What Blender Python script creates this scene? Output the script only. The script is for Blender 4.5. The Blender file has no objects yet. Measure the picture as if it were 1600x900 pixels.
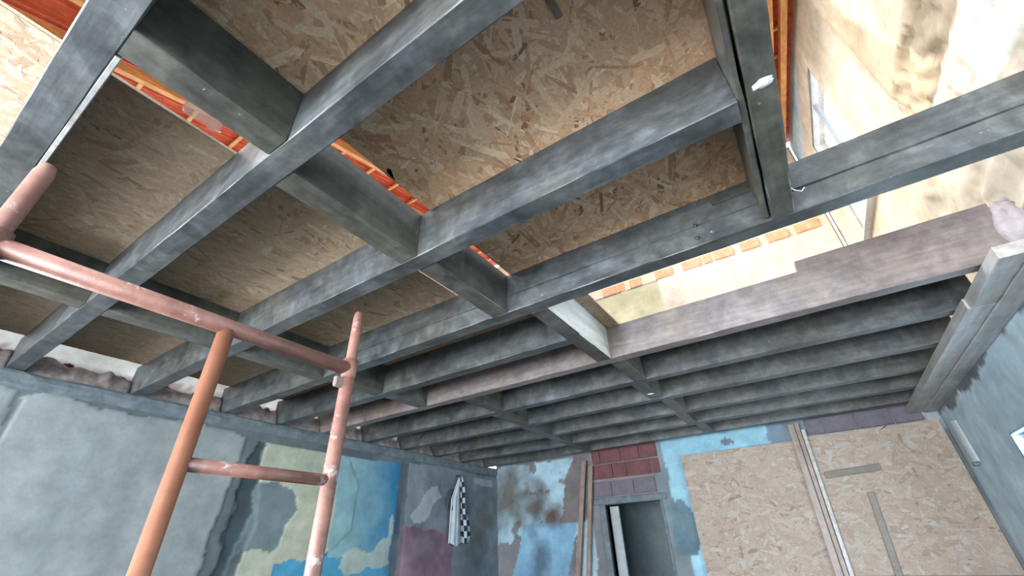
import bpy, bmesh, math, random
import numpy as np
from mathutils import Matrix, Vector
random.seed(7); RNG = np.random.default_rng(11)
C = bpy.context.scene.collection
S = bpy.context.scene

# ------------------------------------------------------------------ camera, sky, lights, exposure
cam = bpy.data.cameras.new('camera'); co = bpy.data.objects.new('camera', cam); C.objects.link(co)
Rr = ((0.832509, 0.553033, -0.032905), (-0.316528, 0.426060, -0.847516), (-0.454685, 0.715980, 0.529750))
co.matrix_world = Matrix(((Rr[0][0], -Rr[1][0], -Rr[2][0], 0), (Rr[0][1], -Rr[1][1], -Rr[2][1], 0), (Rr[0][2], -Rr[1][2], -Rr[2][2], 1.5), (0, 0, 0, 1)))
cam.sensor_width = 36; cam.lens = 36*658.43/1600; cam.clip_start = 0.02
S.camera = co
S.view_settings.view_transform = 'Standard'; S.view_settings.look = 'None'
S.view_settings.gamma = 1; S.view_settings.use_curve_mapping = False
S.view_settings.exposure = 0.3
w = bpy.data.worlds.new('sky'); S.world = w; w.use_nodes = True
bg = w.node_tree.nodes['Background']; bg.inputs[0].default_value = (0.80, 0.90, 1.0, 1); bg.inputs[1].default_value = 3.0
def area(name, loc, rot, sx, sy, power, col):
    l = bpy.data.lights.new(name, 'AREA'); l.shape = 'RECTANGLE'; l.size = sx; l.size_y = sy; l.energy = power; l.color = col
    o = bpy.data.objects.new(name, l); C.objects.link(o); o.location = loc; o.rotation_euler = rot; return o
sun = bpy.data.lights.new('sun', 'SUN'); sun.energy = 4.2; sun.angle = math.radians(24); sun.color = (1.0, 0.92, 0.80)
so = bpy.data.objects.new('sun', sun); C.objects.link(so)
so.rotation_euler = Vector((0.80, 0.42, -0.62)).to_track_quat('-Z', 'Y').to_euler()
# added light at an unseen wide opening behind the camera
area('added_daylight_back', (-1.8, -4.25, 1.3), (math.radians(90), 0, 0), 6.4, 2.2, 1150, (0.93, 0.97, 1.0))
# added side light at an unseen opening made in the left wall
area('added_daylight_left', (-5.45, -2.6, 1.3), (0, math.radians(-90), 0), 1.8, 2.4, 420, (0.86, 0.94, 1.0))
# daylight through the lower right window
area('daylight_right', (1.95, 4.9, 1.6), (0, math.radians(90), 0), 1.2, 1.3, 150, (0.70, 0.88, 1.0))

# ------------------------------------------------------------------ numpy noise
def _h(ix, iy, s):
    n = (ix.astype(np.int64)*374761393 + iy.astype(np.int64)*668265263 + s*974634777) & 0xffffffff
    n = ((n ^ (n >> 13))*1274126177) & 0xffffffff
    return ((n ^ (n >> 16)) & 0xffff)/65535.0
def vnoise(x, y, s=0):
    ix = np.floor(x); iy = np.floor(y); fx = x-ix; fy = y-iy
    fx = fx*fx*(3-2*fx); fy = fy*fy*(3-2*fy)
    a = _h(ix, iy, s); b = _h(ix+1, iy, s); c = _h(ix, iy+1, s); d = _h(ix+1, iy+1, s)
    return (a*(1-fx)+b*fx)*(1-fy)+(c*(1-fx)+d*fx)*fy
def fbm(x, y, s=0, o=4):
    t = np.zeros_like(x, dtype=float); a = .5; n = 0
    for i in range(o):
        t += a*vnoise(x*2**i, y*2**i, s+i*17); n += a; a *= .5
    return t/n-.5
def inside(poly, x, y):
    r = np.zeros(x.shape, bool); n = len(poly)
    for i in range(n):
        x1, y1 = poly[i]; x2, y2 = poly[(i+1) % n]
        if y1 == y2: continue
        c = ((y1 > y) != (y2 > y)) & (x < (x2-x1)*(y-y1)/(y2-y1)+x1)
        r ^= c
    return r
def lin(c): return tuple((v/255/12.92) if v/255 <= .04045 else ((v/255+.055)/1.055)**2.4 for v in c)

# ------------------------------------------------------------------ materials
def mat(name):
    m = bpy.data.materials.new(name); m.use_nodes = True
    nt = m.node_tree; b = nt.nodes['Principled BSDF']; return m, nt, b
def N(nt, t, **k):
    n = nt.nodes.new(t)
    for a, v in k.items():
        if a == 'inp':
            for i, x in v.items(): n.inputs[i].default_value = x
        else: setattr(n, a, v)
    return n
def ramp(nt, src, stops):
    r = N(nt, 'ShaderNodeValToRGB'); e = r.color_ramp.elements
    while len(e) < len(stops): e.new(.5)
    for i, (p, c) in enumerate(stops): e[i].position = p; e[i].color = (*lin(c), 1)
    nt.links.new(src, r.inputs[0]); return r.outputs[0]
def coords(nt, scale=(1, 1, 1), rnd=True):
    tc = N(nt, 'ShaderNodeTexCoord'); mp = N(nt, 'ShaderNodeMapping'); mp.inputs['Scale'].default_value = scale
    nt.links.new(tc.outputs['Object'], mp.inputs[0])
    if rnd:
        oi = N(nt, 'ShaderNodeObjectInfo'); ml = N(nt, 'ShaderNodeMath', operation='MULTIPLY'); ml.inputs[1].default_value = 37
        nt.links.new(oi.outputs['Random'], ml.inputs[0]); nt.links.new(ml.outputs[0], mp.inputs['Location'])
    return mp.outputs[0]
def noise(nt, vec, scale, detail=6, rough=.6, dist=0):
    n = N(nt, 'ShaderNodeTexNoise'); n.inputs['Scale'].default_value = scale; n.inputs['Detail'].default_value = detail
    n.inputs['Roughness'].default_value = rough; n.inputs['Distortion'].default_value = dist
    nt.links.new(vec, n.inputs['Vector']); return n.outputs['Fac']
def mixc(nt, fac, a, b, mode='MIX'):
    m = N(nt, 'ShaderNodeMix', data_type='RGBA', blend_type=mode)
    for s, v in ((0, fac), (6, a), (7, b)):
        if hasattr(v, 'links'): nt.links.new(v, m.inputs[s])
        elif isinstance(v, tuple): m.inputs[s].default_value = (*lin(v), 1)
        else: m.inputs[s].default_value = v
    return m.outputs[2]
def bump(nt, b, src, strength=.3, dist=.01):
    bp = N(nt, 'ShaderNodeBump'); bp.inputs['Strength'].default_value = strength; bp.inputs['Distance'].default_value = dist
    nt.links.new(src, bp.inputs['Height']); nt.links.new(bp.outputs[0], b.inputs['Normal'])

def timber(name, grain, c0, c1, c2, rough=(.30, .52), warm=None):
    m, nt, b = mat(name)
    v = coords(nt); vg = coords(nt, grain)
    big = noise(nt, v, 3.2, 5, .62, .6); fine = noise(nt, vg, 9, 5, .65)
    med = noise(nt, v, 11, 6, .7, .3); bm_ = N(nt, 'ShaderNodeMix'); bm_.inputs[0].default_value = .42; nt.links.new(big, bm_.inputs[2]); nt.links.new(med, bm_.inputs[3])
    col = ramp(nt, bm_.outputs[0], [(.34, c0), (.50, c1), (.66, c2)])
    wt = ramp(nt, noise(nt, v, 1.6, 4, .6), [(.42, (255, 255, 255)), (.62, (232, 225, 212))]); col = mixc(nt, 1.0, col, wt, 'MULTIPLY')
    g = ramp(nt, fine, [(.3, (150, 150, 150)), (.7, (255, 255, 255))])
    col = mixc(nt, .55, col, g, 'MULTIPLY')
    sp = noise(nt, v, 26, 3, .7); spl = ramp(nt, sp, [(.70, (0, 0, 0)), (.76, (255, 255, 255))])
    spm = N(nt, 'ShaderNodeMath', operation='MULTIPLY'); nt.links.new(spl, spm.inputs[0]); spm.inputs[1].default_value = .28
    col = mixc(nt, spm.outputs[0], col, (190, 195, 195))
    nt.links.new(col, b.inputs['Base Color'])
    mr = N(nt, 'ShaderNodeMapRange'); mr.inputs[3].default_value = rough[0]; mr.inputs[4].default_value = rough[1]
    nt.links.new(big, mr.inputs[0]); nt.links.new(mr.outputs[0], b.inputs['Roughness'])
    bump(nt, b, fine, .25, .004); return m
M_BEAM = timber('aged_grey_beam', (.25, 3, 3), (44, 48, 50), (75, 79, 82), (106, 110, 112))
M_BLOCK = timber('aged_grey_beam_cross', (3, .25, 3), (52, 52, 48), (82, 82, 78), (110, 110, 104))
M_PINK = timber('aged_warm_beam', (.25, 3, 3), (88, 80, 80), (116, 108, 108), (138, 130, 129))
M_LITFACE = timber('lit_face_block', (3, .25, 3), (208, 216, 222), (224, 230, 234), (236, 240, 242))
M_PLATE = timber('pale_plank', (3, .25, 3), (150, 150, 152), (172, 172, 174), (188, 188, 188))
M_GREYSTRIP = timber('grey_strip', (.25, 3, 3), (84, 76, 70), (98, 90, 84), (112, 104, 96))
M_BROWNPLANK = timber('brown_plank', (3, 3, .2), (112, 98, 92), (138, 122, 114), (158, 142, 134))
M_PINE = timber('new_pine', (3, .25, 3), (214, 150, 90), (236, 176, 112), (246, 200, 140), (.6, .8))

def simple(name, c0, c1, scale=8, rough=.8, bs=.3, bd=.004, metallic=0):
    m, nt, b = mat(name); v = coords(nt); n = noise(nt, v, scale, 6, .65)
    nt.links.new(ramp(nt, n, [(.32, c0), (.68, c1)]), b.inputs['Base Color'])
    b.inputs['Roughness'].default_value = rough; b.inputs['Metallic'].default_value = metallic
    bump(nt, b, noise(nt, v, scale*6, 4, .7), bs, bd); return m
M_OSB = simple('osb_core', (150, 122, 98), (178, 150, 122), 14)
M_OSBEDGE = simple('osb_edge', (176, 158, 140), (214, 200, 184), 60)  # paler than the core: light on the board edges is put into the colour
M_TILE = simple('terracotta', (176, 72, 46), (214, 104, 66), 7, .75)
M_BRICK = simple('hollow_brick', (78, 48, 52), (104, 62, 64), 9)
M_BRICKPALE = simple('dusty_brick', (82, 78, 86), (100, 94, 102), 9)
M_BRICKUP = simple('orange_brick', (206, 136, 100), (222, 166, 128), 9)
M_STONE = simple('rubble_stone', (96, 86, 84), (150, 140, 136), 12)
M_CONC = simple('dark_concrete', (72, 82, 88), (102, 112, 117), 9)
M_MORTAR = simple('mortar', (120, 112, 116), (146, 140, 142), 10)
M_FRAMEW = simple('white_frame', (170, 178, 184), (196, 204, 208), 6, .4, .05)
M_FRAMEG = simple('grey_frame', (126, 132, 138), (150, 156, 160), 6, .5, .05)
M_NAIL = simple('steel_nail', (60, 60, 62), (110, 110, 112), 20, .4, .1, .001, .8)
M_SPLASH = simple('plaster_splash', (196, 200, 200), (222, 224, 222), 30)
M_CORR = simple('back_room_plaster', (116, 132, 138), (140, 156, 160), 3)
M_FLOOR = simple('concrete_floor', (66, 66, 64), (84, 82, 78), 3)
M_SHIRTW = simple('pale_lining', (150, 160, 168), (176, 184, 190), 5, .95)
M_DARKCLOTH = simple('dark_cloth', (38, 44, 52), (54, 60, 68), 5, .95)

# attribute coloured plaster and strands
def attr_mat(name, fine_scale, fine_amt, bumps, rough=.85):
    m, nt, b = mat(name); a = N(nt, 'ShaderNodeAttribute', attribute_name='tint'); v = coords(nt, rnd=False)
    n = noise(nt, v, fine_scale, 8, .7); g = ramp(nt, n, [(.25, (fine_amt,)*3), (.75, (255, 255, 255))])
    nt.links.new(mixc(nt, 1.0, a.outputs['Color'], g, 'MULTIPLY'), b.inputs['Base Color'])
    b.inputs['Roughness'].default_value = rough
    bump(nt, b, noise(nt, v, bumps[0], 6, .7), bumps[1], bumps[2]); return m
M_PLASTER = attr_mat('old_plaster', 5, 200, (30, .22, .008))
M_STRAND = attr_mat('wood_strands', 70, 205, (90, .2, .002), .7)

# painted scaffold tube
m, nt, b = mat('worn_orange_paint'); v = coords(nt)
base = ramp(nt, noise(nt, v, 9, 5, .7), [(.3, (98, 70, 64)), (.5, (138, 96, 85)), (.75, (162, 122, 111))])
spl = ramp(nt, noise(nt, v, 13, 6, .72), [(.60, (0, 0, 0)), (.66, (255, 255, 255))])
nt.links.new(mixc(nt, spl, base, (176, 160, 158)), b.inputs['Base Color']); b.inputs['Roughness'].default_value = .42
bump(nt, b, noise(nt, v, 40, 4, .7), .3, .003); M_TUBE = m
m, nt, b = mat('bright_orange_paint'); v = coords(nt)
nt.links.new(ramp(nt, noise(nt, v, 9, 5, .7), [(.3, (132, 84, 64)), (.7, (158, 106, 84))]), b.inputs['Base Color']); b.inputs['Roughness'].default_value = .3; M_TUBE2 = m
# checked shirt cloth
m, nt, b = mat('checked_cloth'); tc = N(nt, 'ShaderNodeTexCoord'); mp = N(nt, 'ShaderNodeMapping')
nt.links.new(tc.outputs['UV'], mp.inputs[0]); ck = N(nt, 'ShaderNodeTexChecker'); ck.inputs['Scale'].default_value = 1
ck.inputs['Color1'].default_value = (*lin((150, 160, 166)), 1); ck.inputs['Color2'].default_value = (*lin((24, 30, 40)), 1)
nt.links.new(mp.outputs[0], ck.inputs[0]); nt.links.new(ck.outputs[0], b.inputs['Base Color']); b.inputs['Roughness'].default_value = .95; M_CHECK = m
# glass and plastic film
def clear(name, col, tr):
    m, nt, b = mat(name); out = nt.nodes['Material Output']; t = N(nt, 'ShaderNodeBsdfTransparent'); mx = N(nt, 'ShaderNodeMixShader')
    b.inputs['Base Color'].default_value = (*lin(col), 1); b.inputs['Roughness'].default_value = .1; mx.inputs[0].default_value = tr
    nt.links.new(t.outputs[0], mx.inputs[1]); nt.links.new(b.outputs[0], mx.inputs[2]); nt.links.new(mx.outputs[0], out.inputs[0]); return m
M_GLASS = clear('window_glass', (225, 235, 240), .12)
M_FILM = clear('plastic_film', (225, 215, 210), .45)

# ------------------------------------------------------------------ object helpers
def tag(o, label=None, cat=None, group=None, kind=None):
    if label: o['label'] = label
    if cat: o['category'] = cat
    if group: o['group'] = group
    if kind: o['kind'] = kind
    return o
def abs_loc(p):
    l = Vector((0, 0, 0))
    while p is not None: l += p.location; p = p.parent
    return l
def link(name, me, parent=None, origin=None):
    o = bpy.data.objects.new(name, me); C.objects.link(o); base = abs_loc(parent)
    if origin is not None: o.location = Vector(origin)-base
    o.parent = parent; return o
def mesh(name, vs, fs, m, parent=None, origin=None, smooth=False):
    if origin is None: origin = np.array(vs).mean(0); origin = (origin[0], origin[1], min(v[2] for v in vs))
    o = np.array(origin, float); me = bpy.data.meshes.new(name)
    me.from_pydata([tuple(np.array(v)-o) for v in vs], [], fs)
    for mm in (m if isinstance(m, (list, tuple)) else [m]): me.materials.append(mm)
    if smooth: me.polygons.foreach_set('use_smooth', [True]*len(me.polygons))
    return link(name, me, parent, origin)
def empty(name, loc, label, cat, group=None):
    o = bpy.data.objects.new(name, None); o.empty_display_size = .1; C.objects.link(o); o.location = loc
    return tag(o, label, cat, group)
def box(name, x0, x1, y0, y1, z0, z1, m, parent=None, bev=.004):
    bm = bmesh.new(); bmesh.ops.create_cube(bm, size=1)
    for v in bm.verts: v.co = Vector(((v.co.x)*(x1-x0), (v.co.y)*(y1-y0), (v.co.z+.5)*(z1-z0)))
    if bev: bmesh.ops.bevel(bm, geom=bm.edges[:], offset=min(bev, .3*min(x1-x0, y1-y0, z1-z0)), segments=1, affect='EDGES')
    me = bpy.data.meshes.new(name); bm.to_mesh(me); bm.free(); me.materials.append(m)
    return link(name, me, parent, ((x0+x1)/2, (y0+y1)/2, z0))
def beam(name, axis, a0, a1, b0, b1, z0, z1, m, parent=None, amp=.004, step=.12, notch=None, seam=None):
    """a long sawn timber along axis ('x' or 'y') with slightly uneven arrises"""
    n = max(2, int((a1-a0)/step)); ts = list(np.linspace(a0, a1, n+1))
    if notch: ts = sorted(ts+[notch[0]-.001, notch[0]+.001])
    vs = []; fs = []; sd = random.randint(0, 9999)
    for t in ts:
        zt = z1+(notch[1] if notch and t > notch[0] else 0)
        prof = [(b0+.004, z0), (b1-.004, z0), (b1, z0+.004), (b1, zt), (b0, zt)]
        if seam: prof += [(b0, seam+.006), (b0+.012, seam), (b0, seam-.006)]
        prof += [(b0, z0+.004)]
        for j, (bb, zz) in enumerate(prof):
            jj = j if j < 3 else (8 if j == len(prof)-1 else j)
            q = np.array([t*5.0]); db = float(fbm(q, np.array([jj*7.3]), sd, 3)[0])*amp*2; dz = float(fbm(q, np.array([jj*7.3+50]), sd, 3)[0])*amp*2
            if zz >= z1: dz *= .3
            vs.append((t, bb+db, zz+dz) if axis == 'x' else (bb+db, t, zz+dz))
    k = len(prof)
    for i in range(len(ts)-1):
        for j in range(k):
            a = i*k+j; b_ = i*k+(j+1) % k
            f = (a, b_, b_+k, a+k); fs.append(f if axis == 'y' else f[::-1])
    c0 = tuple(range(k)); c1 = tuple((len(ts)-1)*k+j for j in range(k))
    fs += [c0[::-1], c1] if axis == 'y' else [c0, c1[::-1]]
    o = mesh(name, vs, fs, m, parent)
    bm = bmesh.new(); bm.from_mesh(o.data); bmesh.ops.recalc_face_normals(bm, faces=bm.faces[:]); bm.to_mesh(o.data); bm.free()
    return o
def tube(name, pts, r, m, parent=None, seg=16, caps=True, origin=None):
    pts = [np.array(p, float) for p in pts]; vs = []; fs = []
    if not isinstance(r, (list, tuple)): r = [r]*len(pts)
    for i, p in enumerate(pts):
        d = pts[min(i+1, len(pts)-1)]-pts[max(i-1, 0)]; d /= np.linalg.norm(d)
        u = np.cross(d, (0, 0, 1) if abs(d[2]) < .9 else (1, 0, 0)); u /= np.linalg.norm(u); w_ = np.cross(d, u)
        for k in range(seg):
            a = 2*math.pi*k/seg; vs.append(p+r[i]*(math.cos(a)*u+math.sin(a)*w_))
    for i in range(len(pts)-1):
        for k in range(seg):
            a = i*seg+k; b_ = i*seg+(k+1) % seg; fs.append((a, b_, b_+seg, a+seg))
    if caps: fs += [tuple(range(seg))[::-1], tuple((len(pts)-1)*seg+k for k in range(seg))]
    o = mesh(name, vs, fs, m, parent, origin)
    me = o.data; me.polygons.foreach_set('use_smooth', [len(p.vertices) == 4 for p in me.polygons]); return o

# ------------------------------------------------------------------ walls: relief grids with flaking layers
def wall(name, P, U, V, Nn, u0, u1, v0, v1, step, base, layers=(), blobs=(), rough=.006, holes=(), relief=None, thick=.16, streak=0):
    nu = int(round((u1-u0)/step)); nv = int(round((v1-v0)/step))
    u = np.linspace(u0, u1, nu+1); v = np.linspace(v0, v1, nv+1); uu, vv = np.meshgrid(u, v, indexing='ij')
    x = uu.ravel(); y = vv.ravel(); sd = abs(hash_s(name)) % 1000
    b0, b1 = np.array(lin(base[0])), np.array(lin(base[1]))
    t = np.clip(fbm(x*1.3, y*1.3, sd, 5)*2.2+.5, 0, 1)[:, None]; col = b0*(1-t)+b1*t
    h = fbm(x*3, y*3, sd+5, 5)*rough
    for ly in layers:
        poly, c0, c1, amp, hh = ly[:5]; fr = ly[5] if len(ly) > 5 else 5
        wx = x+fbm(x*fr, y*fr, sd+31, 4)*amp*2; wy = y+fbm(x*fr, y*fr, sd+77, 4)*amp*2
        ins = inside(poly, wx, wy)
        if len(ly) > 6 and ly[6]:    # flake holes
            ins &= ~(fbm(x*ly[6], y*ly[6], sd+200, 3) > .19)
        tt = np.clip(fbm(x*2.1, y*2.1, sd+9+len(poly), 5)*2.4+.5, 0, 1)[:, None]
        if len(ly) > 7: g = ly[7]; tt = np.clip((x-g[0])/(g[1]-g[0])+fbm(x*2, y*2, sd+3, 4)*.9, 0, 1)[:, None]
        cc = np.array(lin(c0))*(1-tt)+np.array(lin(c1))*tt
        col[ins] = cc[ins]; h[ins] += hh
    for (cx, cy, rx, ry, c, op) in blobs:   # stains
        d = np.sqrt(((x-cx)/rx)**2+((y-cy)/ry)**2)+fbm(x*4, y*4, sd+11, 5)*1.5
        k = (np.clip(1.15-d, 0, 1)*op)[:, None]; col = col*(1-k)+np.array(lin(c))*k
    if relief is not None: h = h+relief(x, y)
    keep = np.ones((nu, nv), bool); cu = (u[:-1]+u[1:])/2; cv = (v[:-1]+v[1:])/2
    for (a, b_, c, d) in holes: keep &= ~(((cu > a) & (cu < b_))[:, None] & ((cv > c) & (cv < d))[None])
    O = np.array(P, float); U = np.array(U, float); V = np.array(V, float); Nn = np.array(Nn, float)
    pts = O+x[:, None]*U+y[:, None]*V+h[:, None]*Nn
    idx = np.arange((nu+1)*(nv+1)).reshape(nu+1, nv+1)
    q = np.stack([idx[:-1, :-1][keep], idx[1:, :-1][keep], idx[1:, 1:][keep], idx[:-1, 1:][keep]], 1)
    if np.dot(np.cross(U, V), Nn) < 0: q = q[:, ::-1]
    # rim and back so that the wall has thickness
    nb = len(pts); back = O+x[:, None]*U+y[:, None]*V-thick*Nn
    cnt = {}
    kp = np.pad(keep, 1)
    rim = []
    def e(a, b_): rim.append((a, b_, b_+nb, a+nb))
    K = kp
    I, J = np.nonzero(K[1:-1, 1:-1] & ~K[:-2, 1:-1]); [e(idx[i, j], idx[i, j+1]) for i, j in zip(I, J)]
    I, J = np.nonzero(K[1:-1, 1:-1] & ~K[2:, 1:-1]); [e(idx[i+1, j+1], idx[i+1, j]) for i, j in zip(I, J)]
    I, J = np.nonzero(K[1:-1, 1:-1] & ~K[1:-1, :-2]); [e(idx[i+1, j], idx[i, j]) for i, j in zip(I, J)]
    I, J = np.nonzero(K[1:-1, 1:-1] & ~K[1:-1, 2:]); [e(idx[i, j+1], idx[i+1, j+1]) for i, j in zip(I, J)]
    allq = np.concatenate([q, np.array(rim), q[:, ::-1]+nb]); allv = np.concatenate([pts, back])
    me = bpy.data.meshes.new(name); me.vertices.add(len(allv)); me.vertices.foreach_set('co', allv.ravel())
    me.loops.add(len(allq)*4); me.polygons.add(len(allq)); me.loops.foreach_set('vertex_index', allq.ravel().astype(np.int32))
    me.polygons.foreach_set('loop_start', np.arange(0, len(allq)*4, 4)); me.polygons.foreach_set('loop_total', np.full(len(allq), 4))
    me.update(calc_edges=True); used = np.zeros(len(allv), bool); used[allq.ravel()] = True
    at = me.attributes.new('tint', 'FLOAT_COLOR', 'POINT'); c4 = np.ones((len(allv), 4)); c4[:nb, :3] = col; c4[nb:, :3] = col
    at.data.foreach_set('color', c4.ravel()); me.materials.append(M_PLASTER)
    if not used.all():
        bm = bmesh.new(); bm.from_mesh(me); bmesh.ops.delete(bm, geom=[vv_ for vv_ in bm.verts if not vv_.link_faces], context='VERTS'); bm.to_mesh(me); bm.free()
    o = bpy.data.objects.new(name, me); C.objects.link(o); o['kind'] = 'structure'; return o
def hash_s(s): return sum(ord(c)*(i+3) for i, c in enumerate(s))

# ------------------------------------------------------------------ OSB strands
PAL = np.array([lin(c) for c in [(204, 172, 142), (214, 186, 158), (194, 162, 132), (222, 202, 178), (184, 148, 118), (206, 168, 134), (166, 128, 98), (120, 90, 70)]])
PW = np.array([.22, .2, .16, .1, .12, .12, .06, .02])
def osb(name, face, r, thk, label, group, dens=5200, tone=1.0, bias=None, parent=None, spread=1.0, hue=(1, 1, 1), L=(.05, .17), con=.75, W=1.0):
    """face: 'down' (rect x0,x1,y0,y1,z) or 'front' (rect x0,x1,z0,z1,y), strands on the seen face"""
    if face == 'down':
        x0, x1, y0, y1, z = r; A, B, D, H = (x0, x1), (y0, y1), None, z
        root = empty(name, ((x0+x1)/2, (y0+y1)/2, z), label, 'board', group)
        pb = box('panel', x0, x1, y0, y1, z, z+thk, M_OSB, root, .002)
        pb.data.materials.append(M_OSBEDGE)
        for p_ in pb.data.polygons: p_.material_index = 1 if abs(p_.normal.z) < .5 else 0
    else:
        x0, x1, z0, z1, yy = r; A, B = (x0, x1), (z0, z1)
        root = empty(name, ((x0+x1)/2, yy, z0), label, 'board', group)
        pb = box('panel', x0, x1, yy, yy+thk, z0, z1, M_OSB, root, .002)
    n = int(dens*(A[1]-A[0])*(B[1]-B[0]))
    cx = RNG.uniform(A[0], A[1], n); cy = RNG.uniform(B[0], B[1], n)
    ang = RNG.normal(bias if bias is not None else 0, spread, n); ang2 = RNG.uniform(0, math.pi, n)
    ang = np.where(RNG.random(n) < .35, ang2, ang)
    ln = RNG.uniform(L[0], L[1], n); wd = W*RNG.uniform(.009, .030, n)*np.where(RNG.random(n) < .25, 1.5, 1)
    ca, sa = np.cos(ang), np.sin(ang)
    # eight point slivers with ragged ends
    prof = np.array([(-.5, -.2), (-.36, -.5), (.1, -.46), (.42, -.5), (.5, .1), (.34, .48), (-.1, .5), (-.44, .42)])
    px = prof[None, :, 0]+RNG.uniform(-.06, .06, (n, 8)); py = prof[None, :, 1]+RNG.uniform(-.12, .12, (n, 8))
    lx = px*ln[:, None]; ly = py*wd[:, None]
    X = np.clip(cx[:, None]+lx*ca[:, None]-ly*sa[:, None], A[0], A[1]); Y = np.clip(cy[:, None]+lx*sa[:, None]+ly*ca[:, None], B[0], B[1])
    off = (.0004+.0022*np.arange(n)/n)[:, None]+RNG.uniform(0, .0007, (n, 8))
    if face == 'down': co_ = np.stack([X, Y, z-off], 2); o0 = np.array(((x0+x1)/2, (y0+y1)/2, z)); flip = True
    else: co_ = np.stack([X, yy-off, Y], 2); o0 = np.array(((x0+x1)/2, yy, z0)); flip = False
    co_ = (co_-o0).reshape(-1, 3); idx = np.arange(n*8).reshape(n, 8)
    if flip: idx = idx[:, ::-1]
    me = bpy.data.meshes.new('strands'); me.vertices.add(n*8); me.vertices.foreach_set('co', co_.ravel())
    me.loops.add(n*8); me.polygons.add(n); me.loops.foreach_set('vertex_index', idx.ravel().astype(np.int32))
    me.polygons.foreach_set('loop_start', np.arange(0, n*8, 8)); me.polygons.foreach_set('loop_total', np.full(n, 8)); me.update(calc_edges=True)
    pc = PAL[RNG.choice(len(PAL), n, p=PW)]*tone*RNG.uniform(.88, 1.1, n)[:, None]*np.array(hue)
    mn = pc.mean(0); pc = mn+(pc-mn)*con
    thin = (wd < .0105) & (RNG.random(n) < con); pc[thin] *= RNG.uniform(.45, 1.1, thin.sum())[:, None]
    c4 = np.ones((n, 4)); c4[:, :3] = np.clip(pc, 0, 1)
    at = me.attributes.new('tint', 'FLOAT_COLOR', 'FACE'); at.data.foreach_set('color', c4.ravel()); me.materials.append(M_STRAND)
    o = bpy.data.objects.new('strands', me); C.objects.link(o); o.parent = root; o['kind'] = 'stuff'
    return root

# ================================================================== THE SHELL
XL, XR, YF, YB = -5.2, 1.55, 7.35, -4.5
Z = lambda z: z+1.5
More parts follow.
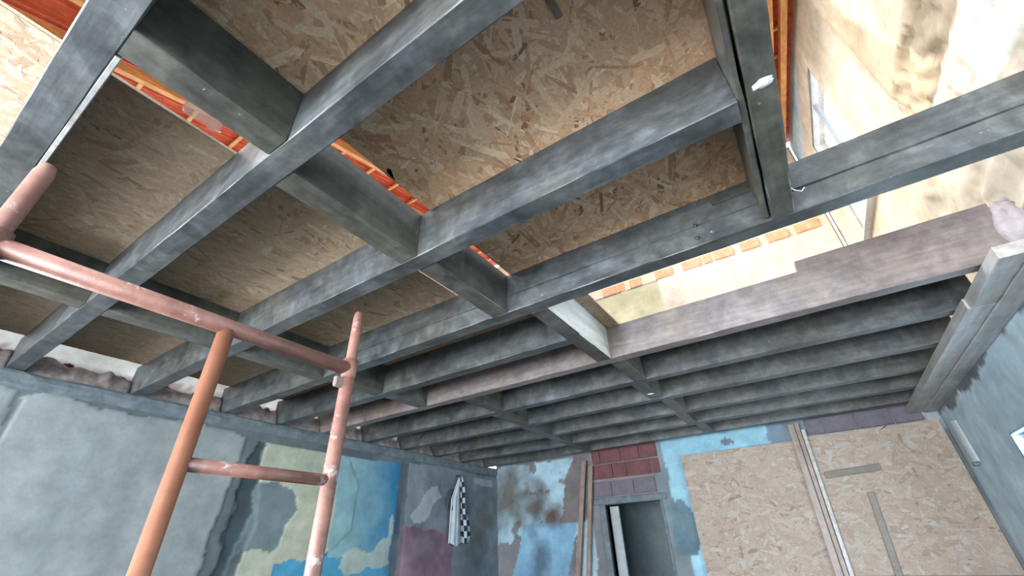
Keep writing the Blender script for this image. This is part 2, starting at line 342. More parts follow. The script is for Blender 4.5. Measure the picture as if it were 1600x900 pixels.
# left wall
wall('wall_left', (XL, 0, 0), (0, 1, 0), (0, 0, 1), (1, 0, 0), YB, YF+.1, 0, 2.88, .02,
    ((80, 89, 93), (102, 111, 114)),
    layers=[
     ([(-0.155, 2.786), (0.518, 2.763), (0.594, 2.74), (0.604, 2.545), (0.669, 1.872), (0.21, 1.514)], (120,128,130), (132,140,142), .01, .006),
     ([(0.646, 2.716), (0.824, 2.776), (1.051, 2.751), (1.352, 2.712), (1.83, 2.746), (2.458, 2.706), (2.447, 2.44), (2.42, 2.121), (2.385, 1.41), (2.388, 1.109), (0.763, 1.275), (0.74, 1.713), (0.642, 2.308)], (134,141,142), (146,152,153), .03, .010, 7),
     ([(2.689, 2.652), (3.148, 2.676), (3.872, 2.65), (4.098, 2.318), (4.081, 1.789), (3.693, 1.521), (3.742, 0.97), (2.677, 1.079), (2.764, 1.489), (2.809, 1.716), (2.829, 1.959), (2.726, 2.339)], (164,170,152), (178,180,160), .03, .008),
     ([(2.532, 2.141), (2.742, 2.26), (3.009, 2.257), (3.212, 2.163), (3.268, 2.01), (3.187, 1.83), (3.161, 1.643), (3.077, 1.572), (2.896, 1.61), (2.74, 1.59), (2.617, 1.494), (2.531, 1.829)], (92,108,114), (112,126,130), .05, -.008),
     ([(2.616, 2.669), (2.707, 2.669), (2.755, 2.342), (2.739, 1.955), (2.693, 1.659), (2.639, 1.387), (2.677, 1.079), (2.535, 1.094), (2.531, 1.497), (2.557, 1.888), (2.557, 2.193), (2.548, 2.452)], (46,58,64), (72,84,88), .07, -.012, 7),
     ([(3.696, 2.659), (4.844, 2.701), (4.825, 2.291), (4.801, 1.957), (4.791, 1.419), (4.792, 0.863), (4.001, 0.944), (3.764, 1.519), (3.783, 1.997)], (132,168,176), (44,120,160), .03, .0, 4, 0, (4.0, 4.75)),
     ([(3.139, 1.453), (3.301, 1.519), (3.457, 1.465), (3.69, 1.534), (4.063, 1.498), (4.242, 1.59), (4.699, 1.422), (4.858, 0.856), (3.097, 1.036)], (60,140,180), (80,150,180), .05, .0),
     ([(4.019, 1.526), (4.198, 1.605), (4.456, 1.558), (4.55, 1.645), (4.717, 1.735), (4.74, 2.036), (4.803, 1.941), (4.772, 1.39), (4.435, 1.389), (4.295, 1.32), (4.103, 1.31), (4.004, 1.42)], (150,168,166), (166,176,168), .04, .004),
     ([(5.003, 2.72), (5.908, 2.767), (6.719, 2.726), (7.487, 2.732), (7.305, 0.606), (5.04, 0.838), (5.009, 1.72)], (104,114,124), (128,138,146), .02, .006),
     ([(4.941, 1.847), (5.389, 1.821), (5.978, 1.793), (6.083, 1.633), (6.113, 0.728), (4.926, 0.849)], (104,78,90), (156,132,142), .06, .0),
     ([(5.283, 2.145), (5.441, 2.39), (5.677, 2.446), (5.782, 2.311), (5.582, 2.16), (5.479, 2.021), (5.377, 1.931), (5.179, 1.884), (5.098, 1.999)], (150,158,164), (160,168,172), .05, .003),
     ([(6.624, 2.673), (7.226, 2.685), (7.224, 2.549), (6.665, 2.558)], (150,160,166), (160,168,172), .03, .003),
     ([(4.844, 2.701), (5.006, 2.702), (4.926, 2.127), (4.93, 1.267), (4.858, 0.856), (4.77, 0.865), (4.814, 1.418), (4.825, 2.122)], (66,82,94), (84,98,108), .01, -.004)],
    blobs=[(6.75, 1.3, .5, .9, (66,72,74), .8), (1.55, 1.6, .12, 1.6, (104,114,118), .45), (2.1, 1.9, .15, 1.2, (110,120,124), .35), (6.4, 2.1, .35, .35, (80,84,86), .7), (2.62, 1.9, .12, 1.0, (56,70,76), .7), (6.9, .9, .6, .5, (110,140,156), .5),
           (1.2, 1.9, .18, 1.2, (128,138,142), .5), (5.4, 1.4, .25, .4, (100,84,98), .5), (6.9, 2.0, .4, .5, (96,98,96), .7), (5.35, 1.6, .5, .18, (128,116,126), .6)], rough=.012, holes=[(-3.8, -1.4, .4, 2.2)])  # opening out of view, added to let side light in
# far wall
wall('wall_far', (0, YF, 0), (1, 0, 0), (0, 0, 1), (0, -1, 0), XL, XR, 0, 7.72, .03,
    ((106, 108, 112), (124, 126, 128)),
    layers=[
     ([(-5.2, 1.62), (-3.9, 1.62), (-3.32, 1.8), (-3.38, 2.2), (-3.22, 2.9), (-5.2, 2.9)], (150, 180, 196), (164, 192, 206), .05, .005, 6, 5),
     ([(-3.469, 2.925), (-3.687, 2.597), (-3.798, 2.048), (-3.914, 1.899), (-3.298, 1.846), (-3.148, 2.39), (-3.13, 2.924)], (100,96,98), (118,112,112), .03, .004),
     ([(-4.59, 1.917), (-3.551, 1.879), (-3.778, 1.168), (-3.953, 0.637), (-5.047, 0.606)], (112,154,184), (130,170,196), .03, .002),
     ([(-3.514, 1.886), (-3.31, 1.921), (-3.243, 1.382), (-3.407, 0.652), (-3.785, 0.642)], (150,172,184), (160,180,192), .05, .003),
     ([(-3.15, 2.18), (-1.92, 2.18), (-1.92, 2.98), (-3.2, 2.98)], (120,108,114), (134,122,128), .02, -.004),
     ([(-2.08, 0), (-1.82, 0), (-1.85, 2.0), (-1.78, 2.4), (-1.95, 3.0), (-2.12, 3.0)], (100,112,118), (122,132,138), .05, .008),
     ([(-1.93, 2.98), (-1.88, 2.45), (-1.92, 2.3), (-1.86, 1.9), (-1.8, 1.0), (-1.4, 1.0), (-1.4, 2.6), (-.35, 2.7), (-.35, 3.0)], (132,176,194), (150,190,206), .03, .006, 7),
     ([(-1.999, 1.998), (-1.803, 2.087), (-1.642, 1.905), (-1.638, 1.501), (-1.709, 1.363), (-1.994, 1.37), (-1.996, 1.676)], (84,108,120), (104,126,136), .06, -.004),
     ([(-1.031, 2.815), (-0.928, 2.856), (-0.834, 2.805), (-0.866, 2.755), (-0.998, 2.736)], (86,100,112), (96,110,120), .05, -.003, 12),
     ([(-.36, 2.6), (.3, 2.6), (.3, 3.0), (-.36, 3.0)], (110,128,144), (128,142,154), .03, .004),
     ([(.2, 2.6), (1.56, 2.6), (1.56, 3.0), (.2, 3.0)], (126,122,134), (140,136,146), .0, -.004),
     ([(1.4, 2.6), (1.56, 2.6), (1.56, 3.0), (1.4, 3.0)], (140,152,160), (156,166,172), .02, .008),
     ([(XL, 3.2), (-2.1, 3.2), (-1.28, 3.2), (-1.28, 5.85), (XL, 5.85)], (196,188,150), (214,204,170), .02, .004),
     ([(-1.26, 3.2), (XR, 3.2), (XR, 5.88), (-1.32, 5.88)], (228,206,186), (236,216,198), .0, .012),
     ([(XL, 5.86), (XR, 5.86), (XR, 7.8), (XL, 7.8)], (232,206,176), (240,218,190), .0, .0)],
    blobs=[(-4.35, 2.15, .38, .42, (72, 62, 56), .95), (-4.6, 2.3, .5, .5, (96, 96, 92), .6), (-4.3, 1.35, .22, .5, (62, 78, 92), .8),
           (-4.95, 2.45, .42, .7, (98, 96, 94), .95), (-4.0, 2.0, .25, .2, (84, 66, 56), .8), (-1.65, 5.5, .3, .5, (186, 178, 140), .5)], rough=.012, holes=[(-3.01, -2.1, -.1, 2.1)])
# right wall, two storeys, with the two window openings
def rel_r(x, y):
    k = np.clip((x-1.0)/.2, 0, 1)*np.clip((3.75-x)/.15, 0, 1)*np.clip((y-4.1)/.08, 0, 1)*np.clip((4.62-y)/.06, 0, 1)
    rub = fbm(x*13, y*9, 3, 5)*.16-.04
    k2 = np.clip((y-3.25)/.1, 0, 1)*np.clip((4.05-y)/.1, 0, 1)*np.clip((4.3-x)/.15, 0, 1)
    corner = np.clip((x-3.62+fbm(x*0+2.2, y*1.5, 4, 3)*.1)/.02, 0, 1)*np.clip((y-4.1)/.1, 0, 1)*.05
    return k*rub+k2*fbm(x*5, y*5, 8, 5)*.14-corner
wall('wall_right', (XR, 0, 0), (0, 1, 0), (0, 0, 1), (-1, 0, 0), YB, YF+.1, 0, 7.8, .03,
    ((166, 190, 202), (190, 210, 220)),
    layers=[
     ([(YB, 2.9), (3.5, 2.84), (4.6, 2.80), (6.2, 2.72), (7.5, 2.72), (7.5, 3.2), (YB, 3.2)], (92, 98, 104), (112, 116, 120), .12, .01, 3),
     ([(YB, 3.15), (7.5, 3.15), (7.5, 7.1), (YB, 7.1)], (186, 172, 150), (212, 198, 178), .0, .0),
     ([(YB, 3.15), (4.35, 3.15), (4.3, 4.0), (YB, 4.05)], (168, 160, 146), (196, 184, 166), .04, .0),
     ([(YB, 3.3), (2.85, 3.6), (3.02, 4.04), (YB, 4.12)], (178, 200, 194), (206, 190, 180), .01, .015),
     ([(YB, 4.12), (3.0, 4.1), (3.6, 4.2), (3.75, 4.6), (YB, 4.62)], (112, 100, 84), (168, 152, 130), .05, .0),
     ([(3.0, 4.2), (3.7, 4.2), (3.64, 6.9), (3.2, 6.9), (3.35, 5.5)], (166, 150, 122), (196, 178, 150), .03, .006)],
    blobs=[(4.3, 6.5, .5, .5, (176, 158, 124), .6), (3.75, 5.2, .06, .9, (170, 148, 116), .6), (4.9, 6.2, .12, .9, (186, 166, 130), .5), (5.5, 2.2, .8, .3, (150, 166, 176), .4),
           (5.2, 4.6, .5, .35, (226, 206, 178), .5)],
    rough=.02, holes=[(4.77, 6.32, 4.84, 6.66), (4.2, 5.6, .93, 2.22)], relief=rel_r, thick=.22)
# upper storey side walls and the wall behind the camera
wall('wall_left_upper', (-5.62, 0, 0), (0, 1, 0), (0, 0, 1), (1, 0, 0), -2, YF+.1, 2.7, 4.6, .05,
    ((224, 232, 230), (238, 242, 240)), layers=[([(YB, 2.7), (7.5, 2.7), (7.5, 3.18), (YB, 3.22)], (168, 160, 160), (186, 178, 176), .06, .01)],
    blobs=[(1.0, 3.5, .2, .3, (180, 200, 196), .7), (1.6, 3.4, .3, .2, (160, 176, 176), .6), (2.2, 3.5, .3, .3, (190, 180, 176), .5)], rough=.03)
wall('wall_back', (0, YB, 0), (1, 0, 0), (0, 0, 1), (0, 1, 0), XL-.4, XR, 0, 4.4, .1,
    ((150, 156, 158), (170, 176, 178)), holes=[(-5.1, 1.4, .1, 2.5)], rough=.01)  # wide opening added here to light the room from behind
fl = box('floor', XL-.6, XR+.25, YB-3, YF+3.2, -.12, 0, M_FLOOR, None, 0); fl['kind'] = 'structure'
ce = box('ceiling', XL-.3, XR, YB-.2, -1.02, 3.2, 3.3, M_CONC, None, 0); ce['kind'] = 'structure'
# room behind the door
for nm, a in (('wall_corridor_far', (-4.4, -.8, YF+2.2, YF+2.3, 0, 2.7)), ('wall_corridor_left', (-4.5, -4.4, YF+.2, YF+2.3, 0, 2.7)), ('wall_corridor_right', (-.8, -.7, YF+.2, YF+2.3, 0, 2.7)), ('ceiling_corridor', (-4.5, -.7, YF+.2, YF+2.3, 2.7, 2.8))):
    o = box(nm, *a, M_CORR, None, 0); o['kind'] = 'structure'
# ring beam under the joists on the left wall
def ledge(name, y0, y1, x, z0, z1, out, m):
    n = int((y1-y0)/.06); vs = []; fs = []; pr = [(-.3, z1), (out*.4, z1), (out*.9, z1-.02), (out, z1-.06), (out*.85, z0+.02), (out*.3, z0), (-.02, z0-.004), (-.3, z0)]
    for i in range(n+1):
        y = y0+(y1-y0)*i/n
        for j, (a, zz) in enumerate(pr):
            d = float(fbm(np.array([y*4]), np.array([j*3.7]), 5, 4)[0])*.022*(1 if 0 < j < 7 else .2)
            vs.append((x+a+d, y, zz+d*.8))
    for i in range(n):
        for j in range(8): a = i*8+j; b_ = i*8+(j+1) % 8; fs.append((a, a+8, b_+8, b_))
    fs += [tuple(range(8)), tuple(n*8+j for j in range(8))[::-1]]
    o = mesh(name, vs, fs, m); o['kind'] = 'structure'
    bm = bmesh.new(); bm.from_mesh(o.data); bmesh.ops.recalc_face_normals(bm, faces=bm.faces[:]); bm.to_mesh(o.data); bm.free(); return o
ledge('trim_1', YB, YF, XL, 2.765, 2.895, .035, M_CONC)

# ================================================================== JOISTS
H0, H1 = 2.9, 3.2
GJ = 'heavy grey ceiling joists'
J = {1: (-.165, -.055), 2: (.45, .56), 3: (1.30, 1.41), 4: (2.14, 2.25), 5: (2.79, 2.90), 6: (3.38, 3.49), 7: (4.09, 4.20), 8: (4.82, 4.93), 9: (5.56, 5.67), 10: (6.27, 6.38), 11: (6.98, 7.09)}
XE = 1.42; XW = -5.34; HX0, HX1 = .23, .34
JL = {1: ('thick grey joist crossing the top left corner, nearest the viewer', XW, HX0-.024),
 2: ('long grey joist, second from the top left, running under the wide slot of tiles', XW, HX0-.024),
 3: ('shiny grey joist, third from the top left, ending at the trimmer beam', XW, HX0-.024),
 4: ('longest grey joist, crossing the bright opening to the right edge of the frame', XW, XR-.005),
 5: ('short grey joist stopping at the pale-faced cross piece', XW, -1.28),
 7: ('grey joist just beyond the warm brown joist of the opening', XW, XE),
 8: ('second grey joist beyond the warm brown joist of the opening', XW, XE),
 9: ('third grey joist beyond the warm brown joist of the opening', XW, XE),
 10: ('fourth grey joist beyond the warm brown joist, last but one before the far wall', XW, XE),
 11: ('last grey joist, close against the top of the far wall', XW, XE)}
for k, (lb, a, b_) in JL.items():
    o = beam('ceiling_joist', 'x', a, b_, *J[k], H0, H1, M_BEAM, seam=(3.03 if k == 4 else None)); tag(o, lb, 'beam', GJ)
# a wider, rough foot on joist arris splinters: the stepped warm joist on the far side of the opening
o = beam('ceiling_joist', 'x', XW, XE+.05, *J[6], H0, H1, M_PINK, notch=(.39, .09)); tag(o, 'warm brown-grey joist with a stepped upper edge along the far side of the opening', 'beam', GJ)
o = beam('side_board', 'y', -1.1, 2.12, HX0-.022, HX0+.002, H0+.012, H1-.01, M_BLOCK, amp=.006, step=.07); tag(o, 'thin ragged board split away from the left side of the trimmer beam', 'board')
o = beam('trimmer_beam', 'y', -1.1, 2.135, HX0+.010, HX1, H0-.003, H1, M_BLOCK, amp=.008); tag(o, 'broad grey trimmer beam with a split edge, hanging at upper right where the joists end', 'beam')
# nails and small plate on the long joist
pl = box('nailed_plate', .005, .215, 2.128, 2.139, 3.12, 3.19, M_BLOCK, None, .002); tag(pl, 'small pale offcut fixed near the top of the longest joist beside the trimmer', 'wood offcut')
for i, (x, z, lb) in enumerate([(-.11, 3.03, 'upper dark nail head in the face of the longest joist'), (-.12, 2.945, 'lower dark nail head in the face of the longest joist')]):
    o = tube('nail', [(x, 2.142, z), (x, 2.128, z), (x, 2.124, z)], [.006, .011, .007], M_NAIL, seg=10); tag(o, lb, 'nail', 'nails in the long joist')

GB = 'short cross pieces between the joists'
BL = [(-1.44, -1.31, 1, 2, 'cross piece beside the wide tile slot, between the first two joists'),
 (-1.57, -1.44, 2, 3, 'cross piece with the bright roof slot on its right, between the second and third joists'),
 (-1.53, -1.40, 3, 4, 'greenish grey cross piece with thin slots on both sides, before the longest joist'),
 (-3.56, -3.43, 1, 2, 'dark cross piece behind the left half of the scaffold rail, between the first two joists'),
 (-3.56, -3.43, 2, 3, 'dark cross piece behind the middle of the scaffold rail, between the second and third joists'),
 (-3.56, -3.43, 3, 4, 'dark cross piece behind the right end of the scaffold rail, beside the scaffold leg'),
 (-3.50, -3.37, 4, 5, 'shadowed cross piece just beyond the longest joist, right of the scaffold leg'),
 (-3.46, -3.33, 5, 6, 'shadowed cross piece in line beyond the first shadowed one right of the scaffold leg'),
 (-2.91, -2.78, 6, 7, 'dim cross piece at mid-left, beyond the warm joist'),
 (-3.02, -2.89, 7, 8, 'dim cross piece at mid-left, second beyond the warm joist'),
 (-3.08, -2.95, 8, 9, 'dim cross piece at mid-left, third beyond the warm joist'),
 (-3.10, -2.97, 9, 10, 'dim cross piece above the stained far wall, fourth beyond the warm joist'),
 (-3.12, -2.99, 10, 11, 'dim cross piece nearest the brickwork over the doorway'),
 (-1.20, -1.07, 6, 7, 'cross piece with a hollowed underside, directly beyond the pale-faced one'),
 (-1.26, -1.13, 7, 8, 'cross piece second beyond the pale-faced one, with a pale spot at its end'),
 (-1.18, -1.05, 8, 9, 'cross piece third beyond the pale-faced one'),
 (-1.22, -1.09, 9, 10, 'cross piece fourth beyond the pale-faced one'),
 (-1.14, -1.01, 10, 11, 'cross piece at the far wall above the pale blue paint')]
for x0, x1, a, b_, lb in BL:
    o = beam('cross_piece', 'y', J[a][1]+.002, J[b_][0]-.002, x0, x1, H0+.001, H1-.002, M_BLOCK, amp=.005); tag(o, lb, 'wood block', GB)
o = beam('cross_piece', 'y', J[4][1]+.002, J[6][0]-.002, -1.28, -1.15, H0-.002, H1-.002, M_LITFACE, amp=.003); o.data.materials[0] = M_BLOCK; o.data.materials.append(M_LITFACE)
for p_ in o.data.polygons: p_.material_index = 1 if p_.normal.x > .7 else 0  # only the right face is pale: light from the opening painted on
tag(o, 'cross piece with painted-on daylight at the near corner of the bright opening', 'wood block', GB)
# rubble filling between joist ends on the left wall
def rel(name, y0, y1, i):
    nx, ny = 10, 26; vs = []; fs = []
    for a in range(ny+1):
        y = y0+(y1-y0)*a/ny
        for b_ in range(nx+1):
            t = b_/nx; x = XL-.02-.38*t
            q = float(fbm(np.array([x*9+i]), np.array([y*9]), 6, 4)[0])
            vs.append((x+q*.05, y, 2.885+.185*min(1, t*7)**.8+q*.11*min(1, t*6)))
    for a in range(ny):
        for b_ in range(nx): k = a*(nx+1)+b_; fs.append((k, k+1, k+nx+2, k+nx+1))
    k = len(vs); vs += [(XL-.02, y0, 2.83), (XL-.4, y0, 2.83), (XL-.4, y1, 2.83), (XL-.02, y1, 2.83)]
    fs += [(k+3, k+2, k+1, k), tuple(range(nx+1))[::-1]+(k, k+1), tuple(ny*(nx+1)+b_ for b_ in range(nx+1))+(k+2, k+3),
           tuple(a*(nx+1) for a in range(ny+1))+(k+3, k), tuple(a*(nx+1)+nx for a in range(ny+1))[::-1]+(k+1, k+2)]
    o = mesh(name, vs, fs, M_STONE, smooth=True); o['kind'] = 'structure'
    return o
prev = YB+.3
seq = [(-1.5, J[1][0])]+[(J[k][1], J[k+1][0]) for k in range(1, 11)]
for i, (a, b_) in enumerate(seq):
    w_ = rel('trim_%d' % (i+2), a+.003, b_-.003, i)
    for q in range(6):
        bm = bmesh.new(); bmesh.ops.create_icosphere(bm, subdivisions=1, radius=1)
        s = random.uniform(.022, .05)
        for v_ in bm.verts: v_.co = Vector((v_.co.x*s*1.2, v_.co.y*s*1.4, v_.co.z*s*.8))+Vector([random.uniform(-.3, .3)*s for _ in range(3)])
        me = bpy.data.meshes.new('stone'); bm.to_mesh(me); bm.free(); me.materials.append(random.choice([M_STONE, M_BRICK, M_MORTAR]))
        x_ = XL-random.uniform(.10, .3); link('stone', me, w_, (x_, random.uniform(a+.08, b_-.08), 3.05+random.uniform(-.01, .03)))

# ================================================================== OSB DECK
GO = 'boards laid over the joists'
T0 = 3.203; TH = .018
GX0, GX1 = -1.87, -1.37
grey = (.86, .90, .90)
bays = [(-1.0, J[1][0]+.055, 'above the top left corner of the frame'), (J[1][0]+.058, J[2][0]+.055, 'in the bay between the first two joists'), (J[2][0]+.058, J[3][0]+.055, 'in the bay between the second and third joists'), (J[3][0]+.058, J[4][0]+.055, 'in the bay before the longest joist')]
for i, (a, b_, lb) in enumerate(bays):
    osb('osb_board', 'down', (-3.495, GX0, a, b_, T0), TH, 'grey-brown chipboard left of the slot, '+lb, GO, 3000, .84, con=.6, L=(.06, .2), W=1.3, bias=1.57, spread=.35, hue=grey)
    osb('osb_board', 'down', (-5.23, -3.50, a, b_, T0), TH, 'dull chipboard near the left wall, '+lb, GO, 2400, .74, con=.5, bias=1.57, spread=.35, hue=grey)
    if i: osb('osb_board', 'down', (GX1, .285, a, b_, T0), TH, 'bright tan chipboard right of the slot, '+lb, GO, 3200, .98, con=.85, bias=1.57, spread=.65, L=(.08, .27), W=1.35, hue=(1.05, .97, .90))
for (a, b_, wd) in ((J[4][0]+.058, J[5][0]+.055, 'first'), (J[5][0]+.058, J[6][0]+.055, 'second')):  # low tone puts the shade of these bays into the strands
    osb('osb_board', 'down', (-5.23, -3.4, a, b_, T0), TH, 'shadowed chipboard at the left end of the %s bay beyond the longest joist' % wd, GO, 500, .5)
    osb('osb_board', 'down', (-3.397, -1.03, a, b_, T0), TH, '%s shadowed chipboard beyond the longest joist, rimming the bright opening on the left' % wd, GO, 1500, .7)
for k, wd in zip(range(6, 11), ('first', 'second', 'third', 'fourth', 'fifth')):  # unlit bays: shade is put into the strand tone again
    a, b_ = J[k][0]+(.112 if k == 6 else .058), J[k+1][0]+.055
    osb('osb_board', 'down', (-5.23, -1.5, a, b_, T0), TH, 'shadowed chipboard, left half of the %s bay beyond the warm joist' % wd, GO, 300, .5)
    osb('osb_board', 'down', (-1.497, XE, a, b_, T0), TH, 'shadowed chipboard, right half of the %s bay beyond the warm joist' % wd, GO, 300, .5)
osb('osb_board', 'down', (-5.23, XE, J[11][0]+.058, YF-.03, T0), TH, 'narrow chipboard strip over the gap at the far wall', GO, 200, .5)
o = box('lath', -2.35, -1.45, -.0545, -.038, H0, H0+.05, M_PLATE, None, .002); tag(o, 'thin pale lath along the edge of the nearest joist at top left', 'lath')
# dark strip stuck under the tan board
o = box('dark_strip', -.262, -.235, .60, .80, 3.190, 3.1995, M_BROWNPLANK, None, .001); tag(o, 'small dark wooden strip fixed under the tan board at top centre', 'wood strip')
# crumpled plastic film in the slot
nx = 12; vs = []; fs = []
for i in range(nx+1):
    for j in range(nx+1):
        u_, v_ = i/nx, j/nx; q = float(fbm(np.array([u_*4.]), np.array([v_*4.]), 3, 3)[0])
        vs.append((-1.86+.34*u_, .19+.16*v_+q*.05, 3.235+.10*abs(q)+.05*math.sin(u_*5)**2))
for i in range(nx):
    for j in range(nx): k = i*(nx+1)+j; fs.append((k, k+1, k+nx+2, k+nx+1))
o = mesh('plastic_film', vs, fs, M_FILM, smooth=True); md = o.modifiers.new('s', 'SOLIDIFY'); md.thickness = .0015
tag(o, 'crumpled clear plastic film lying across the wide tile slot', 'plastic film')

# ================================================================== ROOF
SL = .25
def zr(y): return 5.83+SL*y
slope = math.atan(SL)
rl = empty('tiled_roof', (-4.4, 3, 5.9), 'red clay tile roof on pine rafters seen through the slots on the left', 'roof')
rr = empty('tiled_roof', (1.1, 4, 5.9), 'strip of red clay tile roof at the top of the upper right wall', 'roof')
for x in (-5.3, -4.62, -4.05, -3.3, .75, 1.30, 1.455):
    root = rl if x < 0 else rr
    o = beam('rafter', 'y', -1.6 if x < 0 else 1.5, 7.32, x-.035, x+.035, 0, .12, M_PINE, root, amp=.002, step=.5)
    me = o.data; oy = o.location.y+root.location.y
    for v_ in me.vertices: v_.co.z += zr(v_.co.y+oy)
    o.location.z = -root.location.z
def batten(x0, x1, y, root):
    o = box('batten', x0, x1, y-.02, y+.02, zr(y)+.122, zr(y)+.150, M_PINE, root, .002); o.rotation_euler.x = slope
for y in [.11+.525*i for i in range(-3, 14)]:
    batten(-5.6, -3.1, y, rl)
    if y > 1.5: batten(.7, 1.53, y, rr)
# one clay tile, profile with ribs, shared mesh
prof = []
nseg = 20; W_, L_ = .242, .56
for i in range(nseg+1):
    t = i/nseg; prof.append((t*W_-W_/2, .017*abs(math.sin(t*math.pi*4))+.018*(math.cos(t*2*math.pi)*-.5+.5)))
vs = [(x, -L_/2, z) for x, z in prof]+[(x, L_/2, z) for x, z in prof]+[(x, -L_/2, z+.014) for x, z in prof]+[(x, L_/2, z+.014) for x, z in prof]
n1 = nseg+1; fs = []
for i in range(nseg): fs += [(i, i+n1, i+n1+1, i+1), (i+2*n1, i+1+2*n1, i+1+3*n1, i+3*n1), (i, i+1, i+1+2*n1, i+2*n1), (i+n1, i+3*n1, i+1+3*n1, i+1+n1)]
fs += [(0, 2*n1, 3*n1, n1), (nseg, nseg+n1, nseg+3*n1, nseg+2*n1)]
tme = bpy.data.meshes.new('roof_tile'); tme.from_pydata(vs, [], fs); tme.materials.append(M_TILE)
def tiles(x0, x1, y0, y1, root):
    y = y0
    while y < y1:
        x = x0
        while x < x1:
            o = bpy.data.objects.new('roof_tile', tme); C.objects.link(o); o.parent = root
            o.location = Vector((x+W_/2, y, zr(y)+.175))-root.location; o.rotation_euler = (slope+.035, random.uniform(-.01, .01), random.uniform(-.01, .01))
            x += W_
        y += .525
tiles(-5.6, -3.2, -1.2, 7.3, rl)
tiles(.66, 1.50, 1.9, 7.3, rr)

# ================================================================== WINDOWS
def window(n, y0, y1, z0, z1, mull):
    x = XR+.10
    root = bpy.data.objects.new('window_%d' % n, None); C.objects.link(root); root.location = (x, (y0+y1)/2, z0); root['kind'] = 'structure'
    fr = .05
    for nm, a in (('window_frame', (x-.03, x+.03, y0, y0+fr, z0, z1)), ('window_frame', (x-.03, x+.03, y1-fr, y1, z0, z1)), ('window_frame', (x-.03, x+.03, y0+fr, y1-fr, z0, z0+fr)), ('window_frame', (x-.03, x+.03, y0+fr, y1-fr, z1-fr, z1))):
        box(nm, *a, M_FRAMEW, root, .004)
    for yy in mull: box('mullion', x-.025, x+.025, yy-.03, yy+.03, z0+fr, z1-fr, M_FRAMEG, root, .003)
    es = [y0+fr]+list(mull)+[y1-fr]
    for a, b_ in zip(es[:-1], es[1:]): box('pane', x-.003, x+.003, a, b_, z0+fr, z1-fr, M_GLASS, root, 0)
    return root
window(1, 4.77, 6.32, 4.84, 6.66, [5.45]); window(2, 4.2, 5.6, .93, 2.22, [4.9])
box('window_sill', XR-.03, XR+.22, 4.72, 6.38, 4.80, 4.845, M_FRAMEW, None, .004)['kind'] = 'structure'

# ================================================================== FAR WALL THINGS
wf = bpy.data.objects['wall_far']
def bricks(cols, z0, z1, m):
    for a, b_ in cols: box('brick', a, b_, YF-.022-random.uniform(0, .006), YF+.02, z0, z1, m, wf, .005)
bricks([(-3.14, -3.0), (-2.985, -2.62), (-2.605, -2.3), (-2.285, -2.0)], 2.73, 2.96, M_BRICK)
bricks([(-3.18, -2.80), (-2.785, -2.55), (-2.535, -2.15), (-2.13, -2.0)], 2.49, 2.71, M_BRICK)
bricks([(-3.16, -2.86), (-2.84, -2.48), (-2.46, -2.12)], 2.22, 2.44, M_BRICKPALE)
bricks([(.12, .33), (.35, .70), (.72, 1.08), (1.10, 1.38)], 2.73, 2.94, M_BRICKPALE)
bricks([(-2.44, -2.15), (-2.12, -1.97), (-1.86, -1.62), (-1.34, -1.0), (-.82, -.48), (-.44, -.30), (-.25, .08), (.2, .5), (.62, .95), (1.05, 1.4)], 5.87, 6.05, M_BRICKUP)
lt = box('lintel', -3.2, -1.98, YF-.03, YF+.1, 2.1, 2.2, M_CONC, wf, .01)
# door
dr = bpy.data.objects.new('door_1', None); C.objects.link(dr); dr.location = (-2.55, YF, 0); dr['kind'] = 'structure'
box('door_frame', -3.10, -3.01, YF-.03, YF+.16, 0, 2.1, M_CONC, dr, .004); box('door_frame', -2.1, -2.06, YF-.02, YF+.16, 0, 2.1, M_CONC, dr, .004)
tag(box('door_frame', -3.01, -2.86, YF+.17, YF+.21, 0, 2.08, M_FRAMEG, dr, .004), 'white lining on the left side of the doorway')
# wall boards
osb('osb_board', 'front', (-1.64, -.06, 1.0, 2.68, YF-.045), .018, 'pale chipboard leaning on the far wall right of the doorway', 'boards on the far wall', 2600, .70, con=.5, hue=(.85, .99, 1.22), bias=0, spread=.5, L=(.07, .22), W=1.7)
osb('osb_board', 'front', (.03, 1.50, 1.12, 2.71, YF-.05), .018, 'pale chipboard in the far right corner carrying two dark strips', 'boards on the far wall', 2600, .70, con=.5, hue=(.85, .99, 1.22), bias=0, spread=.5, L=(.07, .22), W=1.7)
def slat(name, x0, x1, zb, zt, y0, y1, m, lb, tilt=0, cat='plank', dx=0):
    """upright strip; dx shifts its foot sideways"""
    vs = []; 
    for z_, s in ((zb, dx), (zt, 0)):
        vs += [(x0+s, y0, z_), (x1+s, y0, z_), (x1+s, y1, z_), (x0+s, y1, z_)]
    fs = [(3, 2, 1, 0), (4, 5, 6, 7), (0, 1, 5, 4), (1, 2, 6, 5), (2, 3, 7, 6), (3, 0, 4, 7)]
    o = mesh(name, vs, fs, m); bm = bmesh.new(); bm.from_mesh(o.data); bmesh.ops.bevel(bm, geom=bm.edges[:], offset=.003, segments=1, affect='EDGES'); bm.to_mesh(o.data); bm.free()
    return tag(o, lb, cat)
slat('upright_plank', -.085, -.005, 0, 2.89, 7.255, 7.29, M_BROWNPLANK, 'left upright brown plank of the pair between the two pale boards', dx=-.12)
slat('upright_plank', .0, .05, 0, 2.89, 7.23, 7.285, M_BROWNPLANK, 'narrow upright plank in the middle between the two pale boards', dx=-.12)
slat('upright_plank', .055, .10, 0, 2.80, 7.25, 7.285, M_PLATE, 'pale-edged upright strip beside the right-hand pale board', dx=-.12)
slat('grey_strip', .49, .56, 1.0, 1.98, 7.275, 7.297, M_GREYSTRIP, 'dark upright strip on the corner board', dx=-.08, cat='wood strip')
